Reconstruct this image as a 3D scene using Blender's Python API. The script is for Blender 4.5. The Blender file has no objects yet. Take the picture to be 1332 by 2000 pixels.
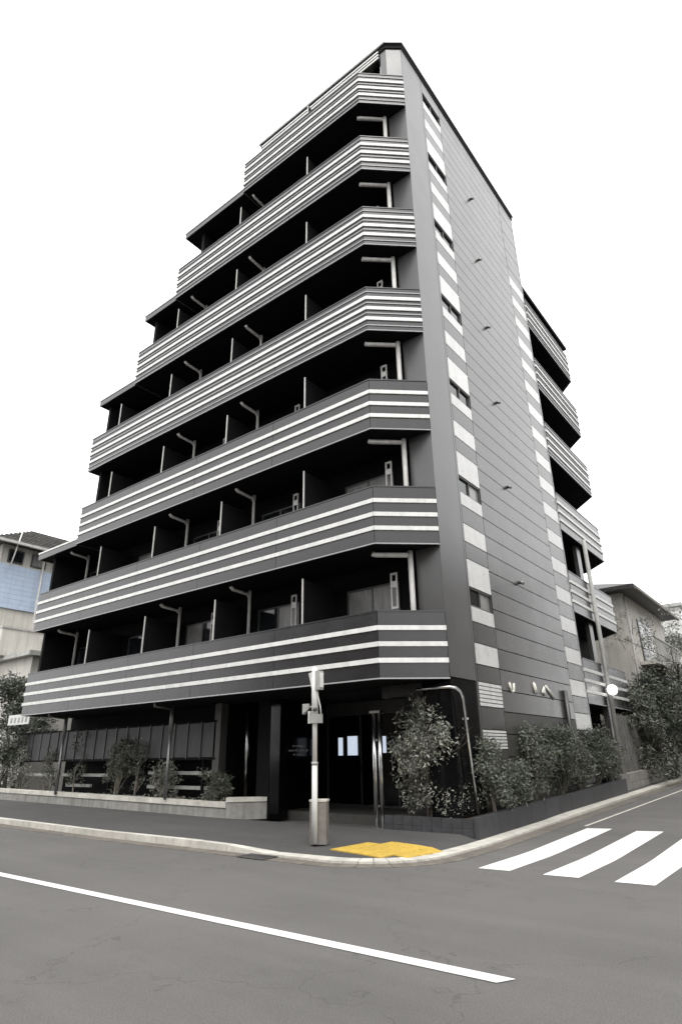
import bpy, bmesh, math, random
from mathutils import Vector, Matrix

random.seed(7)
SC = bpy.context.scene
COL = SC.collection
R = math.radians

# ------------------------------------------------------------------ camera
cam_d = bpy.data.cameras.new('camera')
cam = bpy.data.objects.new('camera', cam_d)
COL.objects.link(cam)
right = Vector((0.78631135, 0.61769062, -0.01314369))
up = Vector((0.24184699, -0.28815211, 0.92654109))
fwd = Vector((-0.56852836, 0.73172854, 0.3759639))
cam.matrix_world = Matrix(((right.x, up.x, -fwd.x, 0), (right.y, up.y, -fwd.y, 0), (right.z, up.z, -fwd.z, 1.5), (0, 0, 0, 1)))
cam_d.sensor_fit = 'VERTICAL'
cam_d.sensor_height = 36
cam_d.lens = 1181.33 * 36 / 2000
cam_d.clip_start = 0.05
cam_d.clip_end = 2000
SC.camera = cam

# ------------------------------------------------------------------ world: bright overcast day
SUN_EL, SUN_ROT = R(55), R(150)
world = bpy.data.worlds.new('World')
SC.world = world
world.use_nodes = True
nt = world.node_tree
nt.nodes.clear()
W = nt.nodes.new
out = W('ShaderNodeOutputWorld')
bg = W('ShaderNodeBackground')
sky = W('ShaderNodeTexSky')
sky.sky_type = 'NISHITA'
sky.sun_disc = False
sky.sun_elevation = SUN_EL
sky.sun_rotation = SUN_ROT
sky.dust_density = 4
hsv = W('ShaderNodeHueSaturation')
hsv.inputs['Saturation'].default_value = 0.18
hsv.inputs['Value'].default_value = 1.0
geo = W('ShaderNodeTexCoord')
noi = W('ShaderNodeTexNoise')
noi.inputs['Scale'].default_value = 2.2
noi.inputs['Detail'].default_value = 5
ramp = W('ShaderNodeValToRGB')
ramp.color_ramp.elements[0].position = 0.26
ramp.color_ramp.elements[0].color = (4.4, 4.6, 5.0, 1)
ramp.color_ramp.elements[1].position = 0.44
ramp.color_ramp.elements[1].color = (12, 12, 12, 1)
mix = W('ShaderNodeMixRGB')
mix.inputs['Fac'].default_value = 0.82
L = nt.links.new
L(sky.outputs[0], hsv.inputs['Color'])
L(geo.outputs['Generated'], noi.inputs['Vector'])
L(noi.outputs['Fac'], ramp.inputs['Fac'])
L(hsv.outputs[0], mix.inputs[1])
L(ramp.outputs[0], mix.inputs[2])
L(mix.outputs[0], bg.inputs['Color'])
bg.inputs['Strength'].default_value = 0.10
L(bg.outputs[0], out.inputs['Surface'])

sun_d = bpy.data.lights.new('sun', 'SUN')
sun_d.energy = 0.6
sun_d.angle = R(30)
sun_d.color = (1, 0.97, 0.93)
sun = bpy.data.objects.new('sun', sun_d)
COL.objects.link(sun)
sd = Vector((math.sin(SUN_ROT) * math.cos(SUN_EL), math.cos(SUN_ROT) * math.cos(SUN_EL), math.sin(SUN_EL)))
sun.rotation_euler = sd.to_track_quat('Z', 'Y').to_euler()

SC.view_settings.view_transform = 'Standard'
SC.view_settings.look = 'None'
SC.view_settings.exposure = 1.05
SC.view_settings.gamma = 1
SC.view_settings.use_curve_mapping = False
SC.cycles.max_bounces = 6
SC.cycles.use_denoising = True


# ------------------------------------------------------------------ materials
MATS = {}


def mat(name, col, rough=0.6, metal=0.0, var=0.15, scale=3.0, bump=0.0, bscale=60.0, spec=0.5, stretch=None,
        streak=0.0, emit=0.0, trans=0.0, coat=0.0):
    m = bpy.data.materials.new(name)
    m.use_nodes = True
    t = m.node_tree
    b = t.nodes['Principled BSDF']
    lk = t.links.new
    N = t.nodes.new
    tc = N('ShaderNodeTexCoord')
    src = tc.outputs['Object']
    if stretch:
        mp = N('ShaderNodeMapping')
        mp.inputs['Scale'].default_value = stretch
        lk(src, mp.inputs['Vector'])
        vsrc = mp.outputs[0]
    else:
        vsrc = src
    n1 = N('ShaderNodeTexNoise')
    n1.inputs['Scale'].default_value = scale
    n1.inputs['Detail'].default_value = 8
    n1.inputs['Roughness'].default_value = 0.65
    lk(vsrc, n1.inputs['Vector'])
    mr = N('ShaderNodeMapRange')
    mr.inputs['From Min'].default_value = 0.3
    mr.inputs['From Max'].default_value = 0.7
    mr.inputs['To Min'].default_value = 1 - var
    mr.inputs['To Max'].default_value = 1 + var
    lk(n1.outputs['Fac'], mr.inputs['Value'])
    oi = N('ShaderNodeObjectInfo')
    mo = N('ShaderNodeMapRange')
    mo.inputs['To Min'].default_value = 1 - var * 0.4
    mo.inputs['To Max'].default_value = 1 + var * 0.4
    lk(oi.outputs['Random'], mo.inputs['Value'])
    mm = N('ShaderNodeMath')
    mm.operation = 'MULTIPLY'
    lk(mr.outputs[0], mm.inputs[0])
    lk(mo.outputs[0], mm.inputs[1])
    last = mm.outputs[0]
    if streak:
        mp2 = N('ShaderNodeMapping')
        mp2.inputs['Scale'].default_value = (7, 7, 0.35)
        lk(src, mp2.inputs['Vector'])
        n3 = N('ShaderNodeTexNoise')
        n3.inputs['Scale'].default_value = 1.2
        n3.inputs['Detail'].default_value = 6
        lk(mp2.outputs[0], n3.inputs['Vector'])
        m3 = N('ShaderNodeMapRange')
        m3.inputs['From Min'].default_value = 0.45
        m3.inputs['From Max'].default_value = 0.75
        m3.inputs['To Min'].default_value = 1
        m3.inputs['To Max'].default_value = 1 - streak
        lk(n3.outputs['Fac'], m3.inputs['Value'])
        m4 = N('ShaderNodeMath')
        m4.operation = 'MULTIPLY'
        lk(last, m4.inputs[0])
        lk(m3.outputs[0], m4.inputs[1])
        last = m4.outputs[0]
    vm = N('ShaderNodeVectorMath')
    vm.operation = 'SCALE'
    vm.inputs[0].default_value = col
    lk(last, vm.inputs['Scale'])
    lk(vm.outputs[0], b.inputs['Base Color'])
    rr = N('ShaderNodeMapRange')
    rr.inputs['To Min'].default_value = max(0.02, rough - 0.08)
    rr.inputs['To Max'].default_value = min(1, rough + 0.08)
    lk(n1.outputs['Fac'], rr.inputs['Value'])
    lk(rr.outputs[0], b.inputs['Roughness'])
    b.inputs['Metallic'].default_value = metal
    b.inputs['Specular IOR Level'].default_value = spec
    if coat:
        b.inputs['Coat Weight'].default_value = coat
        b.inputs['Coat Roughness'].default_value = 0.05
    if trans:
        b.inputs['Transmission Weight'].default_value = trans
    if emit:
        b.inputs['Emission Color'].default_value = (*col, 1)
        b.inputs['Emission Strength'].default_value = emit
    if bump:
        n2 = N('ShaderNodeTexNoise')
        n2.inputs['Scale'].default_value = bscale
        n2.inputs['Detail'].default_value = 6
        lk(vsrc, n2.inputs['Vector'])
        bp = N('ShaderNodeBump')
        bp.inputs['Strength'].default_value = bump
        bp.inputs['Distance'].default_value = 0.01
        lk(n2.outputs['Fac'], bp.inputs['Height'])
        lk(bp.outputs[0], b.inputs['Normal'])
    MATS[name] = m
    return m


def asphalt(name, base, warm=(1.0, 0.985, 0.96)):
    m = bpy.data.materials.new(name)
    m.use_nodes = True
    t = m.node_tree
    b = t.nodes['Principled BSDF']
    lk = t.links.new
    N = t.nodes.new
    tc = N('ShaderNodeTexCoord')

    def noise(s, d, st=None, rgh=0.6):
        n = N('ShaderNodeTexNoise')
        n.inputs['Scale'].default_value = s
        n.inputs['Detail'].default_value = d
        n.inputs['Roughness'].default_value = rgh
        if st:
            mp = N('ShaderNodeMapping')
            mp.inputs['Scale'].default_value = st
            lk(tc.outputs['Object'], mp.inputs['Vector'])
            lk(mp.outputs[0], n.inputs['Vector'])
        else:
            lk(tc.outputs['Object'], n.inputs['Vector'])
        return n.outputs['Fac']

    def rng(x, a, c, lo, hi):
        r = N('ShaderNodeMapRange')
        r.inputs['From Min'].default_value = a
        r.inputs['From Max'].default_value = c
        r.inputs['To Min'].default_value = lo
        r.inputs['To Max'].default_value = hi
        lk(x, r.inputs['Value'])
        return r.outputs[0]

    def mul(a, c):
        q = N('ShaderNodeMath')
        q.operation = 'MULTIPLY'
        lk(a, q.inputs[0])
        lk(c, q.inputs[1])
        return q.outputs[0]
    big = rng(noise(0.35, 4), 0.3, 0.7, 0.88, 1.10)
    tracks = rng(noise(0.9, 4, (0.15, 1.6, 1)), 0.35, 0.65, 0.93, 1.05)
    fine = rng(noise(120, 4), 0.3, 0.7, 0.60, 1.42)
    vor = N('ShaderNodeTexVoronoi')
    vor.inputs['Scale'].default_value = 85
    lk(tc.outputs['Object'], vor.inputs['Vector'])
    chip = rng(vor.outputs['Distance'], 0.0, 0.6, 1.12, 0.9)
    stain = rng(noise(1.7, 8, None, 0.75), 0.56, 0.72, 1.0, 0.86)
    # thin wandering cracks
    vc = N('ShaderNodeTexVoronoi')
    vc.feature = 'DISTANCE_TO_EDGE'
    vc.inputs['Scale'].default_value = 0.42
    wob = N('ShaderNodeTexNoise')
    wob.inputs['Scale'].default_value = 2.5
    wob.inputs['Detail'].default_value = 6
    lk(tc.outputs['Object'], wob.inputs['Vector'])
    add = N('ShaderNodeVectorMath')
    add.operation = 'ADD'
    lk(tc.outputs['Object'], add.inputs[0])
    lk(wob.outputs['Color'], add.inputs[1])
    lk(add.outputs[0], vc.inputs['Vector'])
    crack = rng(vc.outputs['Distance'], 0.0, 0.006, 0.72, 1.0)
    v = mul(mul(mul(big, tracks), mul(fine, chip)), mul(stain, crack))
    vm = N('ShaderNodeVectorMath')
    vm.operation = 'SCALE'
    vm.inputs[0].default_value = [base * w for w in warm]
    lk(v, vm.inputs['Scale'])
    lk(vm.outputs[0], b.inputs['Base Color'])
    b.inputs['Roughness'].default_value = 0.82
    b.inputs['Specular IOR Level'].default_value = 0.35
    bp = N('ShaderNodeBump')
    bp.inputs['Strength'].default_value = 0.5
    bp.inputs['Distance'].default_value = 0.006
    lk(mul(fine, chip), bp.inputs['Height'])
    lk(bp.outputs[0], b.inputs['Normal'])
    MATS[name] = m
    return m


def paint(name, col, wear=0.5):
    """worn thermoplastic road paint; worn spots show grey asphalt colour"""
    m = bpy.data.materials.new(name)
    m.use_nodes = True
    t = m.node_tree
    b = t.nodes['Principled BSDF']
    lk = t.links.new
    N = t.nodes.new
    tc = N('ShaderNodeTexCoord')
    n = N('ShaderNodeTexNoise')
    n.inputs['Scale'].default_value = 26
    n.inputs['Detail'].default_value = 9
    n.inputs['Roughness'].default_value = 0.75
    lk(tc.outputs['Object'], n.inputs['Vector'])
    r = N('ShaderNodeMapRange')
    r.inputs['From Min'].default_value = 0.62
    r.inputs['From Max'].default_value = 0.70
    r.inputs['To Min'].default_value = 0
    r.inputs['To Max'].default_value = wear
    lk(n.outputs['Fac'], r.inputs['Value'])
    n2 = N('ShaderNodeTexNoise')
    n2.inputs['Scale'].default_value = 2.4
    n2.inputs['Detail'].default_value = 6
    lk(tc.outputs['Object'], n2.inputs['Vector'])
    r2 = N('ShaderNodeMapRange')
    r2.inputs['To Min'].default_value = 0.82
    r2.inputs['To Max'].default_value = 1.1
    lk(n2.outputs['Fac'], r2.inputs['Value'])
    vm = N('ShaderNodeVectorMath')
    vm.operation = 'SCALE'
    vm.inputs[0].default_value = col
    lk(r2.outputs[0], vm.inputs['Scale'])
    mx = N('ShaderNodeMixRGB')
    lk(r.outputs[0], mx.inputs['Fac'])
    lk(vm.outputs[0], mx.inputs[1])
    mx.inputs[2].default_value = (0.12, 0.118, 0.11, 1)
    lk(mx.outputs[0], b.inputs['Base Color'])
    b.inputs['Roughness'].default_value = 0.7
    MATS[name] = m
    return m


def leafmat(name, col, rough=0.35):
    m = bpy.data.materials.new(name)
    m.use_nodes = True
    t = m.node_tree
    b = t.nodes['Principled BSDF']
    lk = t.links.new
    N = t.nodes.new
    g = N('ShaderNodeNewGeometry')
    r = N('ShaderNodeMapRange')
    r.inputs['To Min'].default_value = 0.3
    r.inputs['To Max'].default_value = 2.0
    lk(g.outputs['Random Per Island'], r.inputs['Value'])
    vm = N('ShaderNodeVectorMath')
    vm.operation = 'SCALE'
    vm.inputs[0].default_value = col
    lk(r.outputs[0], vm.inputs['Scale'])
    lk(vm.outputs[0], b.inputs['Base Color'])
    b.inputs['Roughness'].default_value = rough
    MATS[name] = m
    return m


M_asph = asphalt('asphalt', 0.142, (1.0, 0.965, 0.925))
M_walk = asphalt('sidewalk_asphalt', 0.085, (1.0, 0.98, 0.96))
M_paint = paint('road_paint', (0.82, 0.82, 0.80), 0.55)
M_kerb = mat('kerb_concrete', (0.56, 0.54, 0.485), 0.85, var=0.22, scale=4, bump=0.5, bscale=90)
M_gutter = mat('gutter_concrete', (0.15, 0.135, 0.115), 0.9, var=0.3, scale=5, bump=0.5, bscale=90)
M_conc = mat('planter_concrete', (0.28, 0.275, 0.255), 0.85, var=0.25, scale=3, bump=0.4, bscale=70, streak=0.3)
M_panel = mat('dark_panel', (0.016, 0.0155, 0.017), 0.27, metal=0.0, var=0.12, scale=2, bump=0.03, bscale=25, spec=0.65, streak=0.18)
M_rib = mat('rib_trim', (0.34, 0.34, 0.345), 0.4, var=0.1)
M_white = mat('white_strip', (0.70, 0.70, 0.68), 0.45, var=0.1, scale=4, streak=0.15)
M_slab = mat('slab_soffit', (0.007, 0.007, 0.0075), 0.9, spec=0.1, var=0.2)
M_core = mat('joint_shadow_board', (0.03, 0.03, 0.03), 0.8)
M_wallA = mat('grey_wall_panel', (0.040, 0.0385, 0.037), 0.25, var=0.09, scale=1.5, bump=0.03, bscale=40, spec=0.72, streak=0.15)
M_wallB = mat('grey_wall_panel_light', (0.058, 0.056, 0.054), 0.28, var=0.09, scale=1.5, bump=0.03, bscale=40, spec=0.72, streak=0.15)
M_base = mat('ground_floor_panel', (0.052, 0.051, 0.046), 0.5, var=0.15, bump=0.1)
M_pillar = mat('pillar_render', (0.062, 0.061, 0.061), 0.30, var=0.07, scale=1.3, bump=0.03, bscale=80, spec=0.75, streak=0.12)
M_tile = mat('pale_tile', (0.58, 0.58, 0.565), 0.3, var=0.10, scale=5, streak=0.12)
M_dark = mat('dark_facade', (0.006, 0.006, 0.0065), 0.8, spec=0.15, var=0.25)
M_black = mat('black_gloss', (0.003, 0.003, 0.0035), 0.1, var=0.1, spec=0.22)
M_glass = mat('dark_glass', (0.012, 0.014, 0.016), 0.06, var=0.1, spec=0.6)
M_curt = mat('curtain_pane', (0.24, 0.24, 0.23), 0.25, var=0.35, scale=3, stretch=(9, 9, 0.6))
M_frame = mat('window_frame', (0.10, 0.10, 0.10), 0.4, metal=0.5)
M_wframe = mat('pale_frame', (0.5, 0.5, 0.49), 0.4)
M_pipe = mat('downpipe_grey', (0.52, 0.51, 0.49), 0.45, var=0.12, scale=6, streak=0.25)
M_steel = mat('steel', (0.55, 0.55, 0.55), 0.22, metal=1.0, var=0.15)
M_dsteel = mat('dull_steel', (0.25, 0.25, 0.25), 0.45, metal=0.8, var=0.2)
M_poleW = mat('pole_white', (0.68, 0.68, 0.66), 0.45, var=0.1, streak=0.2)
M_box = mat('grey_box', (0.36, 0.36, 0.34), 0.6, var=0.2)
M_stone = mat('stone_bollard', (0.19, 0.175, 0.16), 0.85, var=0.25, scale=8, bump=0.5)
M_screen = mat('louvre_screen', (0.05, 0.05, 0.051), 0.55, var=0.4, scale=2, stretch=(6, 6, 0.5), streak=0.3)
M_dirt = mat('planter_soil', (0.045, 0.038, 0.03), 0.95, var=0.4, scale=20, bump=1.0, bscale=40)
M_planterD = mat('dark_planter_tile', (0.042, 0.042, 0.046), 0.6, var=0.3, scale=7, bump=0.4, bscale=30)
M_floor = mat('entrance_tile', (0.06, 0.057, 0.052), 0.6, var=0.25, scale=6)
M_yel = mat('tactile_yellow', (0.53, 0.355, 0.06), 0.7, var=0.16, scale=9, streak=0.0, bump=0.2)
M_bark = mat('bark', (0.11, 0.095, 0.08), 0.9, var=0.35, scale=12, bump=0.8, bscale=50, stretch=(3, 3, 0.6))
M_barkL = mat('pale_stem', (0.22, 0.20, 0.17), 0.85, var=0.35, scale=12)
M_leaf = leafmat('leaf_grey_green', (0.095, 0.105, 0.08))
M_leafD = leafmat('leaf_dark', (0.075, 0.085, 0.065))
M_leafP = leafmat('leaf_pale', (0.18, 0.185, 0.155))
M_cream = mat('cream_render', (0.60, 0.58, 0.53), 0.85, var=0.1, scale=1.5, streak=0.22, bump=0.15)
M_blue = mat('blue_siding', (0.46, 0.55, 0.68), 0.6, var=0.08, streak=0.12)
M_roof = mat('roof_tile', (0.035, 0.034, 0.034), 0.5, var=0.4, scale=6)
M_eave = mat('eave_board', (0.16, 0.145, 0.125), 0.7, var=0.2)
M_brown = mat('brown_wall', (0.22, 0.19, 0.165), 0.85, var=0.12, streak=0.15)
M_block = mat('retaining_block', (0.27, 0.26, 0.245), 0.9, var=0.25, bump=0.4, streak=0.25)
M_slatf = mat('fence_slat', (0.17, 0.165, 0.155), 0.7, var=0.35, streak=0.3)
M_lamp = mat('lamp_glass', (1, 0.98, 0.95), 0.3, emit=1.2, var=0.0)
M_reflection = mat('reflection_glow', (0.75, 0.85, 1.0), 0.3, emit=0.35, var=0.3, scale=4)  # emission imitates bright windows mirrored in the entrance, no real lamp
M_ink = mat('sign_lettering', (0.85, 0.83, 0.76), 0.45, metal=0.0, var=0.1)
M_cable = mat('cable', (0.03, 0.03, 0.03), 0.6)


# ------------------------------------------------------------------ helpers
def tag(o, label=None, cat=None, group=None, kind=None):
    if label: o['label'] = label
    if cat: o['category'] = cat
    if group: o['group'] = group
    if kind: o['kind'] = kind
    return o


def empty(name, loc=(0, 0, 0), rz=0):
    o = bpy.data.objects.new(name, None)
    COL.objects.link(o)
    o.location = loc
    o.rotation_euler = (0, 0, rz)
    return o


def link(name, me, m, parent=None):
    if m is not None and not me.materials:
        me.materials.append(m)
    o = bpy.data.objects.new(name, me)
    COL.objects.link(o)
    if parent is not None:
        o.parent = parent
    return o


class MB:
    def __init__(s):
        s.v = []
        s.f = []
        s.sm = []

    def add(s, vs, fs, smooth=False):
        n = len(s.v)
        s.v += [tuple(v) for v in vs]
        s.f += [tuple(i + n for i in f) for f in fs]
        s.sm += [smooth] * len(fs)
        return s

    def box(s, x0, x1, y0, y1, z0, z1):
        return s.add([(x0, y0, z0), (x1, y0, z0), (x1, y1, z0), (x0, y1, z0), (x0, y0, z1), (x1, y0, z1), (x1, y1, z1), (x0, y1, z1)],
                     [(0, 3, 2, 1), (4, 5, 6, 7), (0, 1, 5, 4), (1, 2, 6, 5), (2, 3, 7, 6), (3, 0, 4, 7)])

    def prism(s, pts, z0, z1):
        """pts counter-clockwise seen from above; z0/z1 numbers or functions of (x, y)"""
        n = len(pts)
        a = z0 if callable(z0) else (lambda x, y: z0)
        b = z1 if callable(z1) else (lambda x, y: z1)
        vs = [(x, y, a(x, y)) for x, y in pts] + [(x, y, b(x, y)) for x, y in pts]
        fs = [tuple(reversed(range(n))), tuple(range(n, 2 * n))] + [(i, (i + 1) % n, n + (i + 1) % n, n + i) for i in range(n)]
        return s.add(vs, fs)

    def tube(s, pts, r, n=8, cap=True):
        pts = [Vector(p) for p in pts]
        rs = r if isinstance(r, (list, tuple)) else [r] * len(pts)
        rings = []
        prev = None
        for i, p in enumerate(pts):
            if i == 0: d = pts[1] - p
            elif i == len(pts) - 1: d = p - pts[i - 1]
            else: d = (pts[i + 1] - p).normalized() + (p - pts[i - 1]).normalized()
            d = d.normalized() if d.length > 1e-9 else Vector((0, 0, 1))
            if prev is None:
                a = d.orthogonal().normalized()
            else:
                a = (prev - d * prev.dot(d))
                a = a.normalized() if a.length > 1e-6 else d.orthogonal().normalized()
            prev = a
            b = d.cross(a)
            rings.append([p + (a * math.cos(2 * math.pi * k / n) + b * math.sin(2 * math.pi * k / n)) * rs[i] for k in range(n)])
        vs = [v for rg in rings for v in rg]
        fs = []
        for i in range(len(pts) - 1):
            for k in range(n):
                fs.append((i * n + k, i * n + (k + 1) % n, (i + 1) * n + (k + 1) % n, (i + 1) * n + k))
        if cap:
            fs.append(tuple(reversed(range(n))))
            fs.append(tuple((len(pts) - 1) * n + k for k in range(n)))
        return s.add(vs, fs, True)

    def build(s, name, m, parent=None):
        me = bpy.data.meshes.new(name)
        me.from_pydata(s.v, [], s.f)
        for p, q in zip(me.polygons, s.sm):
            p.use_smooth = q
        me.update()
        return link(name, me, m, parent)


def box(name, x0, x1, y0, y1, z0, z1, m, parent=None):
    return MB().box(x0, x1, y0, y1, z0, z1).build(name, m, parent)


def offs(path, d):
    """offset an open polyline to its right-hand side by d (mitred)"""
    P = [Vector(p) for p in path]
    out_ = []
    for i, p in enumerate(P):
        ds = []
        if i > 0: ds.append((p - P[i - 1]).normalized())
        if i < len(P) - 1: ds.append((P[i + 1] - p).normalized())
        ns = [Vector((q.y, -q.x)) for q in ds]
        if len(ns) == 1:
            o = ns[0] * d
        else:
            b = (ns[0] + ns[1]).normalized()
            o = b * (d / max(0.3, b.dot(ns[0])))
        out_.append(p + o)
    return out_


def ribbon(path, d0, d1, z0, z1, mb=None):
    """solid wall that follows path from offset d0 to d1 (outward = right of travel)"""
    mb = mb or MB()
    a = offs(path, d0)
    b = offs(path, d1)
    for i in range(len(path) - 1):
        q = [a[i], b[i], b[i + 1], a[i + 1]]
        mb.prism([(v.x, v.y) for v in q], z0, z1)
    return mb


# ------------------------------------------------------------------ ground height
def g(x, y):
    s = 0.028 * min(max(0.0, y - 10.8), 70)
    return s + 0.01 * min(max(0.0, -13 - x), 60)


def sheet(name, xs, ys, dz, m, kind='structure'):
    vs = [(x, y, g(x, y) + dz) for y in ys for x in xs]
    n = len(xs)
    fs = [(j * n + i, j * n + i + 1, (j + 1) * n + i + 1, (j + 1) * n + i) for j in range(len(ys) - 1) for i in range(n - 1)]
    o = MB().add(vs, fs).build(name, m)
    tag(o, kind=kind)
    return o


def frange(a, b, st):
    n = max(1, int(round((b - a) / st)))
    return [a + (b - a) * i / n for i in range(n + 1)]


xs = [-500, -300, -200, -140, -100] + frange(-80, 30, 2)[0:] + [60, 120, 300, 500]
ys = [-300, -100, -50] + frange(-30, 40, 1.2) + frange(45, 90, 5) + [150, 300, 700]
sheet('road', xs, ys, 0.0, M_asph)


def strip_poly(name, quad_fn, m, parent=None):
    pass


def ground_quad(mb, pts4, dz, nx=1, ny=10):
    """bilinear quad draped on the ground; pts4 = p00 p10 p11 p01"""
    p00, p10, p11, p01 = [Vector(p) for p in pts4]
    vs = []
    for j in range(ny + 1):
        for i in range(nx + 1):
            u, v = i / nx, j / ny
            p = p00 * (1 - u) * (1 - v) + p10 * u * (1 - v) + p11 * u * v + p01 * (1 - u) * v
            vs.append((p.x, p.y, g(p.x, p.y) + dz))
    n = nx + 1
    fs = [(j * n + i, j * n + i + 1, (j + 1) * n + i + 1, (j + 1) * n + i) for j in range(ny) for i in range(nx)]
    mb.add(vs, fs)


# zebra crossing over the side street: each painted bar is its own piece
zebra = empty('zebra_crossing', (-3.4, 11.5, 0))
tag(zebra, kind='structure')
zebra.location = (0, 0, 0)
for x0 in (-4.62, -3.67, -2.75, -1.84, -0.93, 0.0):
    mb = MB()
    ground_quad(mb, [(x0, 9.02), (x0 + 0.47, 9.05), (x0 + 0.47 - 0.02, 14.1), (x0 - 0.02, 14.0)], 0.006)
    mb.build('painted_bar', M_paint, zebra)
mb = MB()
ground_quad(mb, [(-60, 4.78), (-2.38, 4.78), (-2.30, 4.93), (-60, 4.93)], 0.006, nx=40, ny=1)
tag(mb.build('lane_line', M_paint), kind='structure')
mb = MB()
ground_quad(mb, [(-4.80, 14.3), (-4.73, 14.3), (-4.3, 50), (-4.37, 50)], 0.006, nx=1, ny=30)
tag(mb.build('edge_line', M_kerb), kind='structure')

# ------------------------------------------------------------------ kerb and sidewalk
KP = [(-70.0, 8.2)] + [(x, 8.2) for x in frange(-60, -7.0, 1.0)]
for i in range(1, 10):
    a = R(-90 + i * 9)
    KP.append((-6.95 + 1.5 * math.cos(a), 9.7 + 1.5 * math.sin(a)))
KP += [(-5.45, y) for y in frange(9.75, 60, 1.2)]


def kerb_h(x, y):
    """raised on the main street, dropped round the crossing corner"""
    if x < -9.2: return 0.125
    if x < -8.0: return 0.125 - 0.085 * (x + 9.2) / 1.2
    return 0.04 if y < 15 else 0.06


inner = []
for (x, y) in KP:
    if x <= -7.0 and y < 8.3: inner.append((min(x, -6.3) if x > -7.5 else x, 11.42))
    elif y < 9.71: inner.append((-6.14, 11.42))
    else: inner.append((-6.14, max(y, 11.42)))
side = empty('sidewalk', (0, 0, 0))
tag(side, kind='structure')
mb = MB()
ko1, ko2 = offs(KP, -0.15), offs(KP, -0.33)
ko = [a.lerp(b, min(1, max(0, (a.x + 9) / 1.5))) for a, b in zip(ko1, ko2)]
for i in range(len(KP) - 1):
    a, b = ko[i], ko[i + 1]
    for q in range(6):
        u0, u1 = q / 6, (q + 1) / 6
        c = [(a.x + (inner[i][0] - a.x) * u, a.y + (inner[i][1] - a.y) * u) for u in (u0, u1)]
        d = [(b.x + (inner[i + 1][0] - b.x) * u, b.y + (inner[i + 1][1] - b.y) * u) for u in (u0, u1)]

        def hh(x, y, u, kx, ky):
            return g(x, y) + kerb_h(kx, ky) * (1 - u) + 0.125 * u - 0.004
        vs = [(c[0][0], c[0][1], hh(*c[0], u0, *KP[i])), (d[0][0], d[0][1], hh(*d[0], u0, *KP[i + 1])),
              (d[1][0], d[1][1], hh(*d[1], u1, *KP[i + 1])), (c[1][0], c[1][1], hh(*c[1], u1, *KP[i]))]
        if (Vector(vs[0]) - Vector(vs[3])).length < 1e-4: continue
        mb.add(vs, [(0, 1, 2, 3)])
pav = mb.build('asphalt_surface', M_walk, side)
# kerb stones, each its own piece
ks = 0
for i in range(1, len(KP) - 1):
    if KP[i][0] < -34 or KP[i][1] > 45: continue
    a = Vector(KP[i]); b = Vector(KP[i + 1])
    ia, ib = ko[i], ko[i + 1]
    dd = (b - a).normalized() * 0.006
    a2, b2, ia2, ib2 = a + dd, b - dd, ia + dd, ib - dd
    zt_ = lambda x, y: g(x, y) + kerb_h(x, y)
    MB().prism([(a2.x, a2.y), (b2.x, b2.y), (ib2.x, ib2.y), (ia2.x, ia2.y)], lambda x, y: g(x, y) - 0.1, zt_).build('kerb_stone', M_kerb, side)
    ga, gb = offs(KP, 0.32)[i], offs(KP, 0.32)[i + 1]
    MB().prism([((a2.x), (a2.y)), (ga.x + dd.x, ga.y + dd.y), (gb.x - dd.x, gb.y - dd.y), (b2.x, b2.y)],
               lambda x, y: g(x, y) - 0.1, lambda x, y: g(x, y) + 0.008).build('gutter_slab', M_gutter, side)
# drain grate by the pole
gr = empty('drain_grate', (-8.05, 8.0, g(-8, 8) + 0.012))
tag(gr, 'dark iron drain grate in the gutter below the white pole', 'drain')
MB().box(-.30, .30, -.14, .14, 0, .004).build('pit', M_black, gr)
for q in range(9):
    MB().box(-.29 + q * .068, -.255 + q * .068, -.13, .13, .004, .016).build('bar', M_dsteel, gr)
MB().box(-.32, .32, -.16, -.135, .0, .018).box(-.32, .32, .135, .16, 0, .018).build('rim', M_dsteel, gr)

# tactile paving tiles
tac = empty('tactile_paving', (0, 0, 0))
tag(tac, 'yellow tactile paving pad of square studded tiles at the kerb corner', 'tactile paving')
from mathutils.bvhtree import BVHTree
_t = BVHTree.FromPolygons([v.co[:] for v in pav.data.vertices], [tuple(p.vertices) for p in pav.data.polygons])
o0 = Vector((-7.33, 9.12)); e1 = Vector((1.0, -.18)).normalized(); e2 = Vector((.18, 1)).normalized()
base = None
tm = MB().box(-.147, .147, -.147, .147, -.03, .012)
for i in range(4):
    for j in range(4):
        cx, cy = -.105 + i * .07, -.105 + j * .07
        tm.add([(cx - .02, cy - .02, .012), (cx + .02, cy - .02, .012), (cx + .02, cy + .02, .012), (cx - .02, cy + .02, .012),
                (cx - .011, cy - .011, .017), (cx + .011, cy - .011, .017), (cx + .011, cy + .011, .017), (cx - .011, cy + .011, .017)],
               [(4, 5, 6, 7), (0, 1, 5, 4), (1, 2, 6, 5), (2, 3, 7, 6), (3, 0, 4, 7)])
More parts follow.
